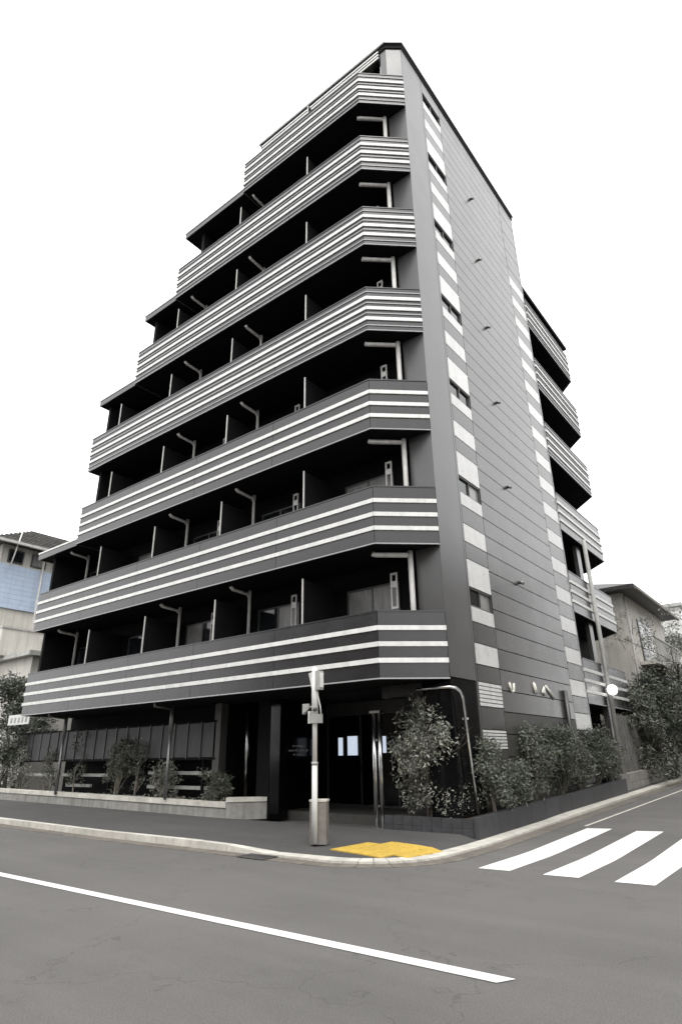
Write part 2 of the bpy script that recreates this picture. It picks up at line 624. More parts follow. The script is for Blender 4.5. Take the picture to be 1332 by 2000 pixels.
for i in range(5):
    for j in range(4):
        if (i, j) in ((4, 0), (0, 3)): continue
        p = o0 + e1 * (.3 * i + .15) + e2 * (.3 * j + .05)
        hit = _t.ray_cast(Vector((p.x, p.y, 2)), Vector((0, 0, -1)))
        z = (hit[0].z if hit[0] else g(p.x, p.y) + .06) + .004
        if base is None:
            base = tm.build('tile', M_yel, tac); o = base
        else:
            o = base.copy(); COL.objects.link(o); o.parent = tac
        o.location = (p.x, p.y, z)
        nrm = hit[1] if hit[0] else Vector((0, 0, 1))
        if nrm.z < 0: nrm = -nrm
        o.rotation_euler = (nrm.to_track_quat('Z', 'Y').to_matrix().to_4x4() @ Matrix.Identity(4)).to_euler()
        o.rotation_euler = (Matrix.Rotation(math.atan2(e1.y, e1.x), 4, 'Z')).to_euler()
        o.rotation_euler.x = math.atan2(-nrm.y, nrm.z) * -1 if False else math.asin(max(-1, min(1, -nrm.y)))
        o.rotation_euler.y = math.asin(max(-1, min(1, nrm.x)))

# ================================================================== APARTMENT BUILDING
H = 2.9004
ZT = 4.3542
P = 1.3953
BX, BY = -6.122, 11.440
AX, AY = -7.195, 10.469
RZ = 23.45
ZB = [ZT - P + k * H for k in range(8)]
XL = [-22.1, -22.25, -20.2, -20.2, -17.75, -15.75, -12.3]
SL = [-22.1, -22.25, -23.0, -20.2, -20.16, -17.7, -15.6]
WL = [-22.0, -22.2, -19.8, -19.8, -17.3, -14.8, -12.0]
bld = empty('apartment_building', (0, 0, 0))
tag(bld, 'tall dark grey apartment block with pale-striped stepped balconies and chamfered corner', 'apartment building')

# masses of each storey behind the balconies
YW = 11.95
wm = MB()
for k in range(7):
    z1 = ZB[k + 1] if k < 6 else RZ - .25
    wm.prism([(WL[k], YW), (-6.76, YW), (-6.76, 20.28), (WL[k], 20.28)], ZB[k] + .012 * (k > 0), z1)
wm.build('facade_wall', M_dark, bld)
# end wings that close the balconies on the left
wg = MB()
for k in range(6):
    wg.box(WL[k] - .14, WL[k] - .002, 10.75, 20.2, ZB[k] + P * .2, ZB[k + 1] - .002)
wg.build('end_wall', M_dark, bld)
# roof
rf = MB().prism([(-12.25, 11.1), (-6.52, 11.1), (-6.1, 11.44), (-6.1, 20.38), (-12.25, 20.38)], RZ - .24, RZ - .02)
rf.build('roof_slab', M_dark, bld)
rc = MB()
ribbon([(-12.27, 20.4), (-12.27, 11.08), (-6.51, 11.08), (-6.09, 11.42), (-6.09, 20.4)], 0, .04, RZ - .06, RZ + .03, rc)
rc.build('roof_coping', M_dsteel, bld)
ff = MB()
for q in range(3):
    ribbon([(-12.2, 11.11), (-6.78, 11.11)], 0, .03, RZ - .52 + q * .15, RZ - .45 + q * .15, ff)
ff.build('roof_fascia_strip', M_white, bld)
box('roof_fascia', -12.2, -6.77, 11.112, 11.3, RZ - .55, RZ - .1, M_panel, bld)

# corner pillar
cpz = MB().box(-6.755, BX, 11.455, 12.62, 3.02, RZ - .242)
cpz.prism([(-6.74, 11.14), (-6.52, 11.14), (-6.14, 11.454), (-6.74, 11.454)], ZB[6] + P * .8, RZ - .243)
cpz.build('corner_pillar', M_pillar, bld)
MB().box(-6.755, BX - .01, 11.47, 12.60, .0, 3.0).build('corner_cladding', M_black, bld)


def window(parent, x0, x1, z0, z1, y, m1=None, m2=None, name='sliding_door'):
    """frame and two panes, facing -Y"""
    fr = MB()
    t = .045
    fr.box(x0, x1, y - .05, y - .003, z0, z0 + t).box(x0, x1, y - .05, y - .003, z1 - t, z1)
    fr.box(x0, x0 + t, y - .05, y - .003, z0 + t, z1 - t).box(x1 - t, x1, y - .05, y - .003, z0 + t, z1 - t)
    xm = (x0 + x1) / 2
    fr.box(xm - t / 2, xm + t / 2, y - .055, y - .003, z0 + t, z1 - t)
    f = fr.build(name, M_frame, parent)
    MB().box(x0 + t, xm - t / 2, y - .025, y - .004, z0 + t, z1 - t).build('pane', m1 or M_glass, f)
    MB().box(xm + t / 2, x1 - t, y - .035, y - .004, z0 + t, z1 - t).build('pane', m2 or M_glass, f)
    return f


def clad(parent, path, z_top, seg_x, ribs, stripe_name='white_stripe'):
    """cladding of one parapet: rows of dark panels between three white strips, every piece its own mesh"""
    zs = [z_top - .30, z_top - .635, z_top - .97]
    rows = [(z_top - .004, zs[0] + .012), (zs[0] - .098, zs[1] + .012), (zs[1] - .098, zs[2] + .012), (zs[2] - .098, z_top - P + .004)]
    segs = []
    for i in range(len(path) - 1):
        a, b = Vector(path[i]), Vector(path[i + 1])
        n = max(1, int(round((b - a).length / seg_x)))
        segs += [(i, j / n, (j + 1) / n) for j in range(n)]
    o1, o2, o3 = offs(path, .0), offs(path, .03), offs(path, .062)
    o4 = offs(path, .036)

    def piece(off_in, off_out, i, u0, u1, z0, z1, gap, name, m):
        a0, a1 = off_in[i], off_in[i + 1]
        b0, b1 = off_out[i], off_out[i + 1]
        d = (a1 - a0).normalized() * gap
        pa, pb = a0.lerp(a1, u0) + d, a0.lerp(a1, u1) - d
        qa, qb = b0.lerp(b1, u0) + d, b0.lerp(b1, u1) - d
        return MB().prism([(pa.x, pa.y), (qa.x, qa.y), (qb.x, qb.y), (pb.x, pb.y)], z0, z1).build(name, m, parent)
    for (i, u0, u1) in segs:
        for (z1, z0) in rows:
            piece(o1, o2, i, u0, u1, z0, z1, .006, 'panel', M_panel)
        for z in zs:
            piece(o1, o3, i, u0, u1, z - .098, z, .003, stripe_name, M_white)
    rb = MB()
    if ribs:
        for (z1, z0) in rows:
            zm = (z0 + z1) / 2
            ribbon(path, .0305, .050, zm - .014, zm + .014, rb)
    ribbon(path, .0305, .045, z_top - P + .004, z_top - P + .030, rb)
    rb.build('trim_line', M_rib, parent)


seg_len = 3.15
for k in range(7):
    zt = ZT + k * H
    zb = zt - P
    path = [(XL[k], 12.6), (XL[k], AY), (AX, AY), (BX - .005, BY - .004)]
    core = MB()
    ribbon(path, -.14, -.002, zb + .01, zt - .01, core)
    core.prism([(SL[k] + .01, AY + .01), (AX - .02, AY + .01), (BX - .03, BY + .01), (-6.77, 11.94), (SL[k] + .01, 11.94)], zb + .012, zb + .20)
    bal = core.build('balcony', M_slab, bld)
    clad(bal, path, zt, seg_len, k >= 3)
    cp = MB()
    ribbon(path, -.16, .045, zt - .009, zt + .022, cp)
    cp.build('coping', M_panel, bal)
    if SL[k] < XL[k] - .1:
        e = MB()
        ribbon([(SL[k], 12.2), (SL[k], AY + .02), (XL[k] - .07, AY + .02)], -.02, .02, zb - .02, zb + .26, e)
        e.build('slab_edge', M_panel, bal)
        e = MB()
        ribbon([(SL[k], 12.2), (SL[k], AY + .02), (XL[k] - .07, AY + .02)], .021, .04, zb + .20, zb + .26, e)
        e.build('slab_edge_trim', M_white, bal)
        MB().box(SL[k] + .05, XL[k], 11.9, 20.0, zb - .01, zb + .2).build('terrace_slab', M_slab, bal)

# downpipes in the balcony openings
for k in range(7):
    zc = ZB[k + 1] - .12 if k < 6 else RZ - .75
    zb = ZB[k]
    for j, x in enumerate((-12.1, -15.15, -21.0)):
        if x < WL[k] + .1 or (k == 6): continue
        mb = MB()
        mb.tube([(x, 10.68, zc + .07), (x, 10.76, zc + .01), (x, 11.30, zc - .02), (x, 11.40, zc - .10), (x, 11.40, zb + .25)], .047, 8)
        mb.tube([(x, 11.40, zc + .10), (x, 11.40, zc - .08)], .05, 8)
        mb.build('downpipe', M_pipe, bld)
    mb = MB()
    if k < 6: mb.tube([(-7.48, 10.76, zc + .03), (-7.40, 10.80, zc), (-6.86, 11.28, zc)], .06, 8)
    mb.tube([(-6.82, 11.32, zc + .1), (-6.82, 11.32, zb + .3)], .062, 8)
    mb.build('downpipe', M_pipe, bld)
for x in (-15.0, -20.75):
    mb = MB()
    mb.tube([(x, 10.70, 3.05), (x, 10.72, 2.90), (x, 11.28, 2.86)], .045, 8)
    mb.tube([(x, 11.33, 2.95), (x, 11.33, 2.2)], .06, 8)
    mb.tube([(x, 11.33, 2.2), (x, 11.33, .5)], .04, 8)
    mb.build('downpipe', M_dsteel, bld)
# partitions between flats
for k in range(7):
    for x in (-9.47, -12.64, -15.8, -18.87):
        if x < WL[k] + .4: continue
        b = MB().box(x - .02, x + .02, 10.66, 11.93, ZB[k] + .22, ZB[k + 1] - .35 if k < 6 else RZ - .9)
        b.build('partition_board', M_dark, bld)
        MB().box(x - .018, x + .018, 10.63, 10.655, ZB[k] + .22, ZB[k + 1] - .33 if k < 6 else RZ - .88).build('partition_post', M_pipe, bld)

# flats: balcony doors, air conditioners, drying pole hangers
uni = [(-9.47, -6.9), (-12.64, -9.47), (-15.8, -12.64), (-18.87, -15.8), (-22.0, -18.87)]
for k in range(7):
    zf = ZB[k] + .25
    for u, (x0, x1) in enumerate(uni):
        if x0 < WL[k] - .3: continue
        lit = {(0, 0): (M_curt, M_curt), (0, 1): (M_glass, M_curt), (0, 2): (M_curt, M_glass), (1, 0): (M_curt, M_curt), (1, 3): (M_curt, M_glass)}.get((k, u), (None, None))
        wx = x0 + .38
        window(bld, wx, wx + 1.55, zf + .02, zf + 2.18, YW, *lit)
        if k in (1,) and u in (1, 2) or (k, u) in ((3, 1), (1, 0)):
            ac = MB().box(x0 + .10, x0 + .85, 11.35, 11.62, zf + 1.05, zf + 1.45).build('air_conditioner', M_wframe, bld)
            MB().box(x0 + .15, x0 + .55, 11.33, 11.349, zf + 1.09, zf + 1.41).build('grille', M_frame, ac)
        hx = x0 + (2.1 if u else 2.05)
        hz = ZB[k + 1] - .38 if k < 6 else RZ - 1.0
        hb = MB().box(hx - .09, hx + .09, 11.50, 11.55, hz - .85, hz - .80).box(hx - .09, hx - .06, 11.50, 11.54, hz - .8, hz).box(hx + .06, hx + .09, 11.50, 11.54, hz - .8, hz)
        hb.box(hx - .06, hx + .06, 11.50, 11.53, hz - .35, hz - .2).box(hx - .05, hx + .05, 11.50, 11.53, hz - .05, hz)
        hb.build('drying_pole_hanger', M_pipe, bld)

# ---- side wall: courses of panels with recessed joints
XW = BX
mass = MB().box(-8.0, XW - .085, 12.62, 20.26, 0, RZ - .3)
sw = mass.build('side_wall', M_core, bld)
crs = .48334


def sp(y0, y1, z0, z1, m, name='wall_panel', gap=.011, out_=0.0):
    return MB().box(XW - .084, XW + out_, y0 + gap, y1 - gap, z0 + gap, z1 - gap).build(name, m, sw)


zz = 3.88 - 7 * crs
c = 0
rnd = random.Random(3)
while zz < RZ - .2:
    z1 = min(zz + crs, RZ - .14)
    m = M_base if z1 < 2.5 else (M_wallB if (c % 2) else M_wallA)
    for (ya, yb) in ((13.92, 18.88),):
        sp(ya, yb, zz, z1, m)
    zz += crs
    c += 1
# left column of pale tiles with windows
for k in range(-1, 7):
    d = k * H
    z_ = lambda v: v + d
    rows = [(3.40, 3.88, 'p'), (3.88, 4.36, 'd'), (4.36, 4.72, 'p'), (4.72, 5.18, 'w'), (5.18, 5.87, 'p'), (5.87, 6.30, 'd')]
    if k == -1:
        rows = [(4.10, 4.52, 'd'), (4.52, 4.92, 'r'), (4.92, 5.40, 'd'), (5.40, 5.92, 'r'), (5.92, 6.30, 'd'), (3.4, 4.10, 'd')]
    if k == 6:
        rows = [(3.40, 3.88, 'p'), (3.88, 4.36, 'd'), (4.36, 4.72, 'p'), (4.72, 5.18, 'w'), (5.18, 6.05, 'd')]
    for (a, b, t) in rows:
        if t == 'p': sp(12.72, 13.92, z_(a), z_(b), M_tile, 'pale_tile', out_=.004)
        elif t == 'd':
            sp(12.72, 13.92, z_(a), z_(b), M_wallA if z_(b) > 2.45 else M_base)
        elif t == 'r':
            # ribbed pale tile made of thin courses
            n = 6
            for q in range(n):
                h0 = z_(a) + (z_(b) - z_(a)) * q / n
                h1 = z_(a) + (z_(b) - z_(a)) * (q + 1) / n
                for (ya, yb) in ((12.72, 13.32), (13.32, 13.92)):
                    sp(ya, yb, h0, h1 , M_tile, 'pale_tile', gap=.009, out_=.004)
        else:
            f = MB()
            y0, y1, z0, z1 = 12.73, 13.91, z_(a) + .005, z_(b) - .005
            tt = .03
            f.box(XW - .083, XW - .02, y0, y1, z0, z0 + tt).box(XW - .083, XW - .02, y0, y1, z1 - tt, z1)
            f.box(XW - .083, XW - .02, y0, y0 + tt, z0 + tt, z1 - tt).box(XW - .083, XW - .02, y1 - tt, y1, z0 + tt, z1 - tt)
            f.box(XW - .083, XW - .03, 13.30, 13.33, z0 + tt, z1 - tt)
            fo = f.build('window', M_frame, sw)
            MB().box(XW - .083, XW - .07, y0 + tt, 13.30, z0 + tt, z1 - tt).build('pane', M_glass, sw)
            MB().box(XW - .083, XW - .07, 13.33, y1 - tt, z0 + tt, z1 - tt).build('pane', M_curt if k in (0, 1) else M_glass, sw)
    sp(12.63, 12.72, max(0.2, z_(3.40)), min(z_(6.30), RZ - .14), M_pillar if k >= 0 else M_base, 'wall_panel', gap=.004)
# right column alternating pale and grey
z0 = 3.60 - 3.5 * .9668
i = 0
while z0 < RZ - .2:
    z1 = min(z0 + .4834, RZ - .14)
    sp(18.88, 20.24, z0, z1, M_tile if i % 2 == 0 and z0 < 19 else M_wallB, 'pale_tile' if i % 2 == 0 else 'wall_panel', out_=.004 if i % 2 == 0 else 0)
    z0 += .4834
    i += 1
# vent hoods
for k in range(6):
    v = MB().tube([(XW, 15.87, 5.92 + k * H), (XW + .07, 15.87, 5.92 + k * H), (XW + .12, 15.87, 5.87 + k * H)], [.045, .05, .04], 10)
    v.build('vent_hood', M_dsteel, bld)
# corner casing at the far edge
MB().box(XW - .08, XW + .01, 20.245, 20.30, .3, RZ - .12).build('corner_trim', M_rib, bld)

# ---- rear balconies seen beyond the side wall
MB().box(-15.0, -7.6, 20.29, 26.5, 0, ZB[6] - .4).build('rear_wall', M_dark, bld)
for k in range(6):
    zt = ZT + k * H
    zb = zt - P
    path = [(XW - .01, 20.32), (XW - .01, 25.3), (-7.25, 26.5), (-15, 26.5)]
    core = MB()
    ribbon(path, -.14, -.002, zb + .01, zt - .01, core)
    core.prism([(-7.61, 20.32), (XW - .03, 20.32), (XW - .03, 25.28), (-7.26, 26.47), (-7.61, 26.47)], zb + .012, zb + .2)
    bal = core.build('rear_balcony', M_slab, bld)
    clad(bal, path, zt, 2.5, k >= 3)
    cp = MB()
    ribbon(path, -.16, .045, zt - .009, zt + .022, cp)
    cp.build('coping', M_panel, bal)
MB().box(-7.59, XW - .16, 20.32, 26.3, ZB[6] - .45, ZB[6] - .3).build('rear_roof', M_dark, bld)
for zq in range(2):
    MB().box(XW - .30, XW - .16, 22.35, 22.75, ZB[0] + H * zq + P, ZB[1] + H * zq).build('rear_post', M_wallB, bld)
MB().box(XW - .16, XW + .02, 22.30, 22.55, .3, ZB[0]).build('rear_post', M_wallB, bld)
MB().tube([(XW + .13, 22.42, .5), (XW + .13, 22.42, 8.9)], .075, 10).build('rear_downpipe', M_box, bld)
for k in range(6):
    MB().tube([(XW - .28, 20.42, ZB[k] + P), (XW - .28, 20.42, ZB[k + 1] if k < 5 else ZB[6] - .4)], .05, 6).build('rear_downpipe', M_pipe, bld)
    MB().box(-7.58, -7.54, 20.9, 22.4, ZB[k] + .25, ZB[k] + 2.3).build('rear_window', M_glass, bld)
MB().tube([(XW + .06, 18.15, .9), (XW + .06, 18.15, 3.2)], .06, 8).build('side_downpipe', M_frame, bld)

# ---- ground floor
gf = MB()
gf.prism([(-22.5, 12.5), (-13.9, 12.5), (-13.9, 20.2), (-22.5, 20.2)], .0, ZB[0] + .011)      # rooms behind the screen
gf.prism([(-12.35, 12.15), (-11.9, 12.15), (-11.9, 20.2), (-12.35, 20.2)], .0, ZB[0] + .011)   # sign wall
gf.prism([(-13.89, 14.6), (-12.36, 14.6), (-12.36, 20.2), (-13.89, 20.2)], .0, ZB[0] + .011)
gf.prism([(-11.89, 17.8), (-6.9, 17.8), (-6.9, 20.2), (-11.89, 20.2)], .0, ZB[0] + .011)
gf.prism([(-7.35, 12.62), (-6.77, 12.62), (-6.77, 17.79), (-7.35, 17.79)], .0, ZB[0] + .011)
gf.build('ground_floor_wall', M_dark, bld)
MB().box(-11.899, -11.893, 12.16, 14.47, .1, ZB[0]).build('sign_wall_facing', M_black, bld)
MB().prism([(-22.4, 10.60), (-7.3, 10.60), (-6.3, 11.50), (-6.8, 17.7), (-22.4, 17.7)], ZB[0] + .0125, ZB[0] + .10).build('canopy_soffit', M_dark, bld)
MB().box(-11.88, -6.95, 12.6, 17.78, .05, .26).build('entrance_floor', M_floor, bld)
MB().box(-7.9, -6.85, 11.55, 11.70, 2.70, ZB[0]).build('canopy_beam', M_panel, bld)
# light column and black columns
MB().box(-13.88, -13.62, 11.95, 12.2, .1, ZB[0]).build('column', M_base, bld)
MB().tube([(-12.9, 12.3, .5), (-12.9, 12.3, ZB[0])], .05, 8).build('chrome_pipe', M_steel, bld)
MB().box(-11.9, -11.55, 12.16, 12.5, .1, ZB[0]).build('column', M_black, bld)
# entrance glass: frame with four tall panes and a door pull
ef = MB()
for x in (-11.88, -10.7, -9.5, -8.3, -7.4):
    ef.box(x, x + .05, 14.48, 14.54, .26, 2.6)
ef.box(-11.88, -7.35, 14.48, 14.54, 2.6, ZB[0])
ef.box(-11.83, -7.35, 14.485, 14.535, .26, .32)
ent = ef.build('entrance_door', M_frame, bld)
for a, b in ((-11.83, -10.7), (-10.65, -9.5), (-9.45, -8.3), (-8.25, -7.4)):
    MB().box(a, b, 14.50, 14.515, .33, 2.59).build('pane', M_black, ent)
for x in (-9.6, -9.38):
    MB().tube([(x, 14.40, .9), (x, 14.40, 1.9)], .02, 8).build('handle', M_steel, ent)
# glowing panes standing in for window reflections in the black entrance
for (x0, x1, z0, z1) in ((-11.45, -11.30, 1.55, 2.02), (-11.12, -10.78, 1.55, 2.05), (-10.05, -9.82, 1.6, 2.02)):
    MB().box(x0, x1, 14.46, 14.478, z0, z1).build('reflection_pane', M_reflection, bld)
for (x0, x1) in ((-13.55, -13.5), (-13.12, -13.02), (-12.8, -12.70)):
    MB().box(x0, x1, 14.56, 14.59, 1.5, 2.0).build('reflection_pane', M_reflection, bld)

# name lettering on the black side wall of the entrance (three short lines)
nm = empty('name_sign', (0, 0, 0))
tag(nm, 'small pale three line name lettering on the black entrance wall', 'sign')
rr = random.Random(5)
for row, (ya, yb, z, hgt) in enumerate(((13.02, 13.46, 1.80, .045), (12.85, 13.62, 1.69, .04), (13.06, 13.42, 1.59, .04))):
    y = ya
    mb = MB()
    while y < yb:
        w = rr.uniform(.022, .04)
        if not (row == 1 and rr.random() < .18) and not (row == 2 and 13.12 < y < 13.19):
            mb.box(-11.892, -11.880, y, y + w * .28, z - hgt / 2, z + hgt / 2)
            mb.box(-11.892, -11.880, y, y + w, z + rr.choice((-1, 0, 1)) * hgt * .4 - .004, z + rr.choice((0, 1)) * hgt * .4 + .005)
        y += w + .012
    mb.build('lettering_line', M_ink, nm)

# chrome pipe that bends round the entrance corner
MB().tube([(-6.9, 11.36, 2.80), (-6.35, 11.36, 2.80), (-6.12, 11.38, 2.80), (-6.03, 11.46, 2.78), (-6.02, 11.62, 2.72), (-6.02, 11.72, 2.60), (-6.02, 11.75, 2.3), (-6.02, 11.95, .45)], .032, 10).build('corner_pipe', M_steel, bld)
MB().box(-6.11, -5.99, 11.80, 11.84, 2.18, 2.22).build('pipe_clamp', M_pipe, bld)

# sign strokes on the side wall
ws = empty('wall_sign', (0, 0, 0))
tag(ws, 'pale metal letter strokes fixed high on the grey side wall above the shrubs', 'sign')


def stroke(p, q, w=.03):
    MB().tube([(XW + .02, p[0], p[1]), (XW + .02, q[0], q[1])], w, 6).build('letter_stroke', M_ink, ws)


stroke((14.36, 3.12), (14.45, 2.92)); stroke((14.45, 2.92), (14.58, 2.93)); stroke((14.58, 2.93), (14.62, 3.12))
stroke((15.92, 3.25), (15.98, 2.98)); stroke((15.98, 3.22), (16.08, 2.98))
stroke((16.45, 3.02), (16.62, 3.18)); stroke((16.62, 3.18), (16.62, 2.95)); stroke((16.50, 3.04), (16.66, 3.04))
stroke((16.75, 3.22), (17.3, 2.92), .036)

# ------------------------------------------------------------------ screen fence with panels in front of the ground floor
scr = empty('louvre_screen', (0, 0, 0))
tag(scr, 'long dark screen of upright louvre panels under the first balcony', 'screen')
yS = 11.95
x = -25.2
while x < -14.3:
    MB().box(x + .012, x + .588, yS, yS + .03, 1.56, 2.46).build('panel', M_screen, scr)
    MB().box(x - .012, x + .010, yS - .03, yS + .035, 1.52, 2.50).build('mullion', M_frame, scr)
    x += .60
MB().box(-25.3, x + .02, yS - .02, yS + .04, 2.465, 2.52).box(-25.3, x + .02, yS - .02, yS + .04, 1.49, 1.55).build('rail', M_dark, scr)
for px in (-25.1, -22.0, -18.9, -16.4, -14.35):
    MB().box(px, px + .06, yS + .045, yS + .10, .3, 2.5).build('post', M_dark, scr)
for (a, b, z) in ((-24.6, -21.3, 1.02), (-20.6, -18.9, 1.02), (-16.9, -13.95, 1.10), (-16.9, -13.95, .72), (-21.5, -20.0, .70)):
    MB().box(a, b, yS + .12, yS + .2, z, z + .09).build('pale_rail', M_box, scr)

# small white notice under the balcony end
nb = empty('notice_board', (0, 0, 0))
tag(nb, 'small pale notice board hanging under the left balcony end', 'notice board')
MB().box(-24.9, -23.3, 11.30, 11.33, 2.78, 3.14).build('board', M_tile, nb)
for q in range(5):
    MB().box(-24.7 + q * .28, -24.58 + q * .28, 11.288, 11.299, 2.86, 3.04).build('mark', M_box, nb)
MB().box(-23.42, -23.38, 11.331, 11.36, 2.9, ZB[0] + .1).box(-24.82, -24.78, 11.331, 11.36, 2.9, 3.3).build('hanger', M_frame, nb)

# long pale planter with bevelled corner
pl = empty('front_planter', (0, 0, 0))
tag(pl, 'long pale concrete planter along the main pavement with angled end', 'planter')
x = -29.0
pp = []
while x < -12.7:
    pp.append(x)
    x += 1.02
pp.append(-12.62)
zw = lambda h: (lambda x_, y_: g(x_, y_) + h)
for a, b in zip(pp[:-1], pp[1:]):
    MB().prism([(a + .004, 11.40), (b - .004, 11.40), (b - .004, 11.60), (a + .004, 11.60)], zw(.0), zw(.345)).build('wall_block', M_conc, pl)
    MB().prism([(a + .003, 11.375), (b - .003, 11.375), (b - .003, 11.63), (a + .003, 11.63)], zw(.355), zw(.47)).build('coping_stone', M_kerb, pl)
MB().prism([(-12.61, 11.40), (-11.93, 12.14), (-12.08, 12.28), (-12.75, 11.61)], .1, .49).build('wall_block', M_conc, pl)
MB().prism([(-12.61, 11.375), (-11.91, 12.12), (-12.10, 12.30), (-12.78, 11.62)], .50, .60).build('coping_stone', M_kerb, pl)
MB().prism([(-29, 11.61), (-12.75, 11.61), (-12.1, 12.3), (-12.1, 12.49), (-29, 12.49)], .05, .40).build('soil', M_dirt, pl)

# dark planter at the corner and along the side street
dp = empty('corner_planter', (0, 0, 0))
tag(dp, 'low dark tiled planter at the building corner beside the crossing', 'planter')
x = -7.85
n = 9
for i in range(n):
    a = -7.85 + i * (1.98 / n); b = a + 1.98 / n
    for r_ in range(2):
        MB().box(a + .004, b - .004, 11.40, 11.50, .08 + r_ * .16, .236 + r_ * .16).build('tile', M_planterD, dp)
MB().box(-7.85, -6.16, 11.505, 12.3, .05, .37).build('soil', M_dirt, dp)
sp2 = empty('side_planter', (0, 0, 0))
tag(sp2, 'long dark planter kerb at the foot of the side wall', 'planter')
y = 11.42
while y < 21.7:
    y1 = min(y + .86, 21.8)
    MB().prism([(-5.87, y + .004), (-5.77, y + .004), (-5.77, y1 - .004), (-5.87, y1 - .004)], zw(-.05), lambda a_, b_: .42 + .034 * (b_ - 11.4)).build('wall_block', M_planterD, sp2)
    y += .86
MB().prism([(-6.11, 11.52), (-5.875, 11.52), (-5.875, 21.8), (-6.11, 21.8)], zw(.0), lambda a_, b_: .38 + .034 * (b_ - 11.4)).build('soil', M_dirt, sp2)

# ------------------------------------------------------------------ steel twin posts at the entrance
ep = empty('entrance_post', (-8.12, 11.62, .12))
tag(ep, 'polished steel twin post standing in front of the dark entrance', 'post')
MB().tube([(-.07, 0, 0), (-.07, 0, 2.28)], .052, 12).build('tube', M_steel, ep)
MB().tube([(.07, .02, 0), (.07, .02, 2.28)], .052, 12).build('tube', M_steel, ep)
MB().box(-.14, .14, -.07, .09, 2.28, 2.33).build('cap', M_steel, ep)
MB().box(-.16, .16, -.1, .12, 0, .012).build('base_plate', M_dsteel, ep)
MB().box(-.02, .02, -.01, .03, .4, .44).box(-.02, .02, -.01, .03, 1.7, 1.74).build('spacer', M_steel, ep)

# ------------------------------------------------------------------ white pole with equipment and stone bollard
po = empty('white_pole', (-7.80, 9.15, .10))
tag(po, 'slim white pole with small boxes and camera at the kerb corner', 'pole')
MB().tube([(0, 0, 0), (0, 0, 1.3)], .052, 12).build('lower_tube', M_poleW, po)
MB().tube([(0, 0, 1.3), (0, 0, 3.02)], .045, 12).build('upper_tube', M_poleW, po)
MB().tube([(0, 0, 1.28), (0, 0, 1.33)], .06, 12).build('collar', M_box, po)
MB().tube([(0, 0, 2.0), (0, 0, 3.02)], .062, 12).build('mast_sleeve', M_poleW, po)
b1 = MB().box(.055, .16, -.06, .06, 2.60, 2.95).build('junction_box', M_box, po)
MB().box(.16, .175, -.045, .045, 2.64, 2.91).build('lid', M_poleW, b1)
MB().add([(-.05, -.03, 2.60), (-.05, .03, 2.60), (-.14, -.03, 2.92), (-.14, .03, 2.92), (-.05, -.03, 2.94), (-.05, .03, 2.94)],
         [(0, 2, 4), (1, 5, 3), (0, 1, 3, 2), (2, 3, 5, 4), (0, 4, 5, 1)]).build('bracket', M_poleW, po)
MB().box(-.07, .15, -.09, .05, 2.0, 2.16).build('equipment_box', M_box, po)
MB().box(-.13, -.09, -.05, .03, 2.0, 2.22).build('side_plate', M_poleW, po)
MB().tube([(.03, -.05, 2.24), (.10, -.10, 2.24)], .035, 10).build('camera', M_frame, po)
MB().tube([(.06, 0, 2.65), (.07, 0, 2.5), (.13, 0, 2.3), (.15, 0, 2.16)], .012, 6).build('cable', M_poleW, po)
MB().add([(-.28, -.04, 2.17), (-.28, -.04, 2.36), (-.28, .04, 2.36), (-.28, .04, 2.17), (-.15, -.02, 2.27), (-.15, -.02, 2.36), (-.15, .02, 2.36), (-.15, .02, 2.27)],
         [(0, 1, 2, 3), (4, 7, 6, 5), (0, 4, 5, 1), (1, 5, 6, 2), (2, 6, 7, 3), (3, 7, 4, 0)]).build('speaker_horn', M_box, po)
MB().tube([(-.15, 0, 2.30), (0, 0, 2.30)], .014, 6).build('arm', M_box, po)
bo = empty('stone_bollard', (-7.85, 9.34, .08), R(28))
tag(bo, 'square brownish stone bollard directly behind the white pole', 'bollard')
MB().box(-.15, .15, -.12, .12, 0, .68).build('shaft', M_stone, bo)
MB().box(-.16, .16, -.13, .13, .685, .72).build('top_stone', M_kerb, bo)


# ------------------------------------------------------------------ plants
def leaves(mb, blobs, n, size, rnd, droop=0.3):
    """leaf-sized folded faces spread through the volume of many small clumps"""
    for _ in range(n):
        c, r = blobs[rnd.randrange(len(blobs))]
        while True:
            d = Vector((rnd.uniform(-1, 1), rnd.uniform(-1, 1), rnd.uniform(-1, 1)))
            if d.length <= 1: break
        p = Vector(c) + Vector((d.x * r[0], d.y * r[1], d.z * r[2]))
        ax = Vector((rnd.gauss(0, 1), rnd.gauss(0, 1), rnd.gauss(0, .7) - droop)).normalized()
        sd_ = ax.orthogonal().normalized()
        sd_ = (Matrix.Rotation(rnd.uniform(0, 6.28), 3, ax) @ sd_)
        L_ = size * rnd.uniform(.6, 1.35)
        w = L_ * rnd.uniform(.28, .42)
        up_ = ax.cross(sd_) * (w * .25)
        mb.add([p, p + ax * L_ * .5 + sd_ * w * .5 + up_, p + ax * L_, p + ax * L_ * .5 - sd_ * w * .5 + up_], [(0, 1, 2), (0, 2, 3)])


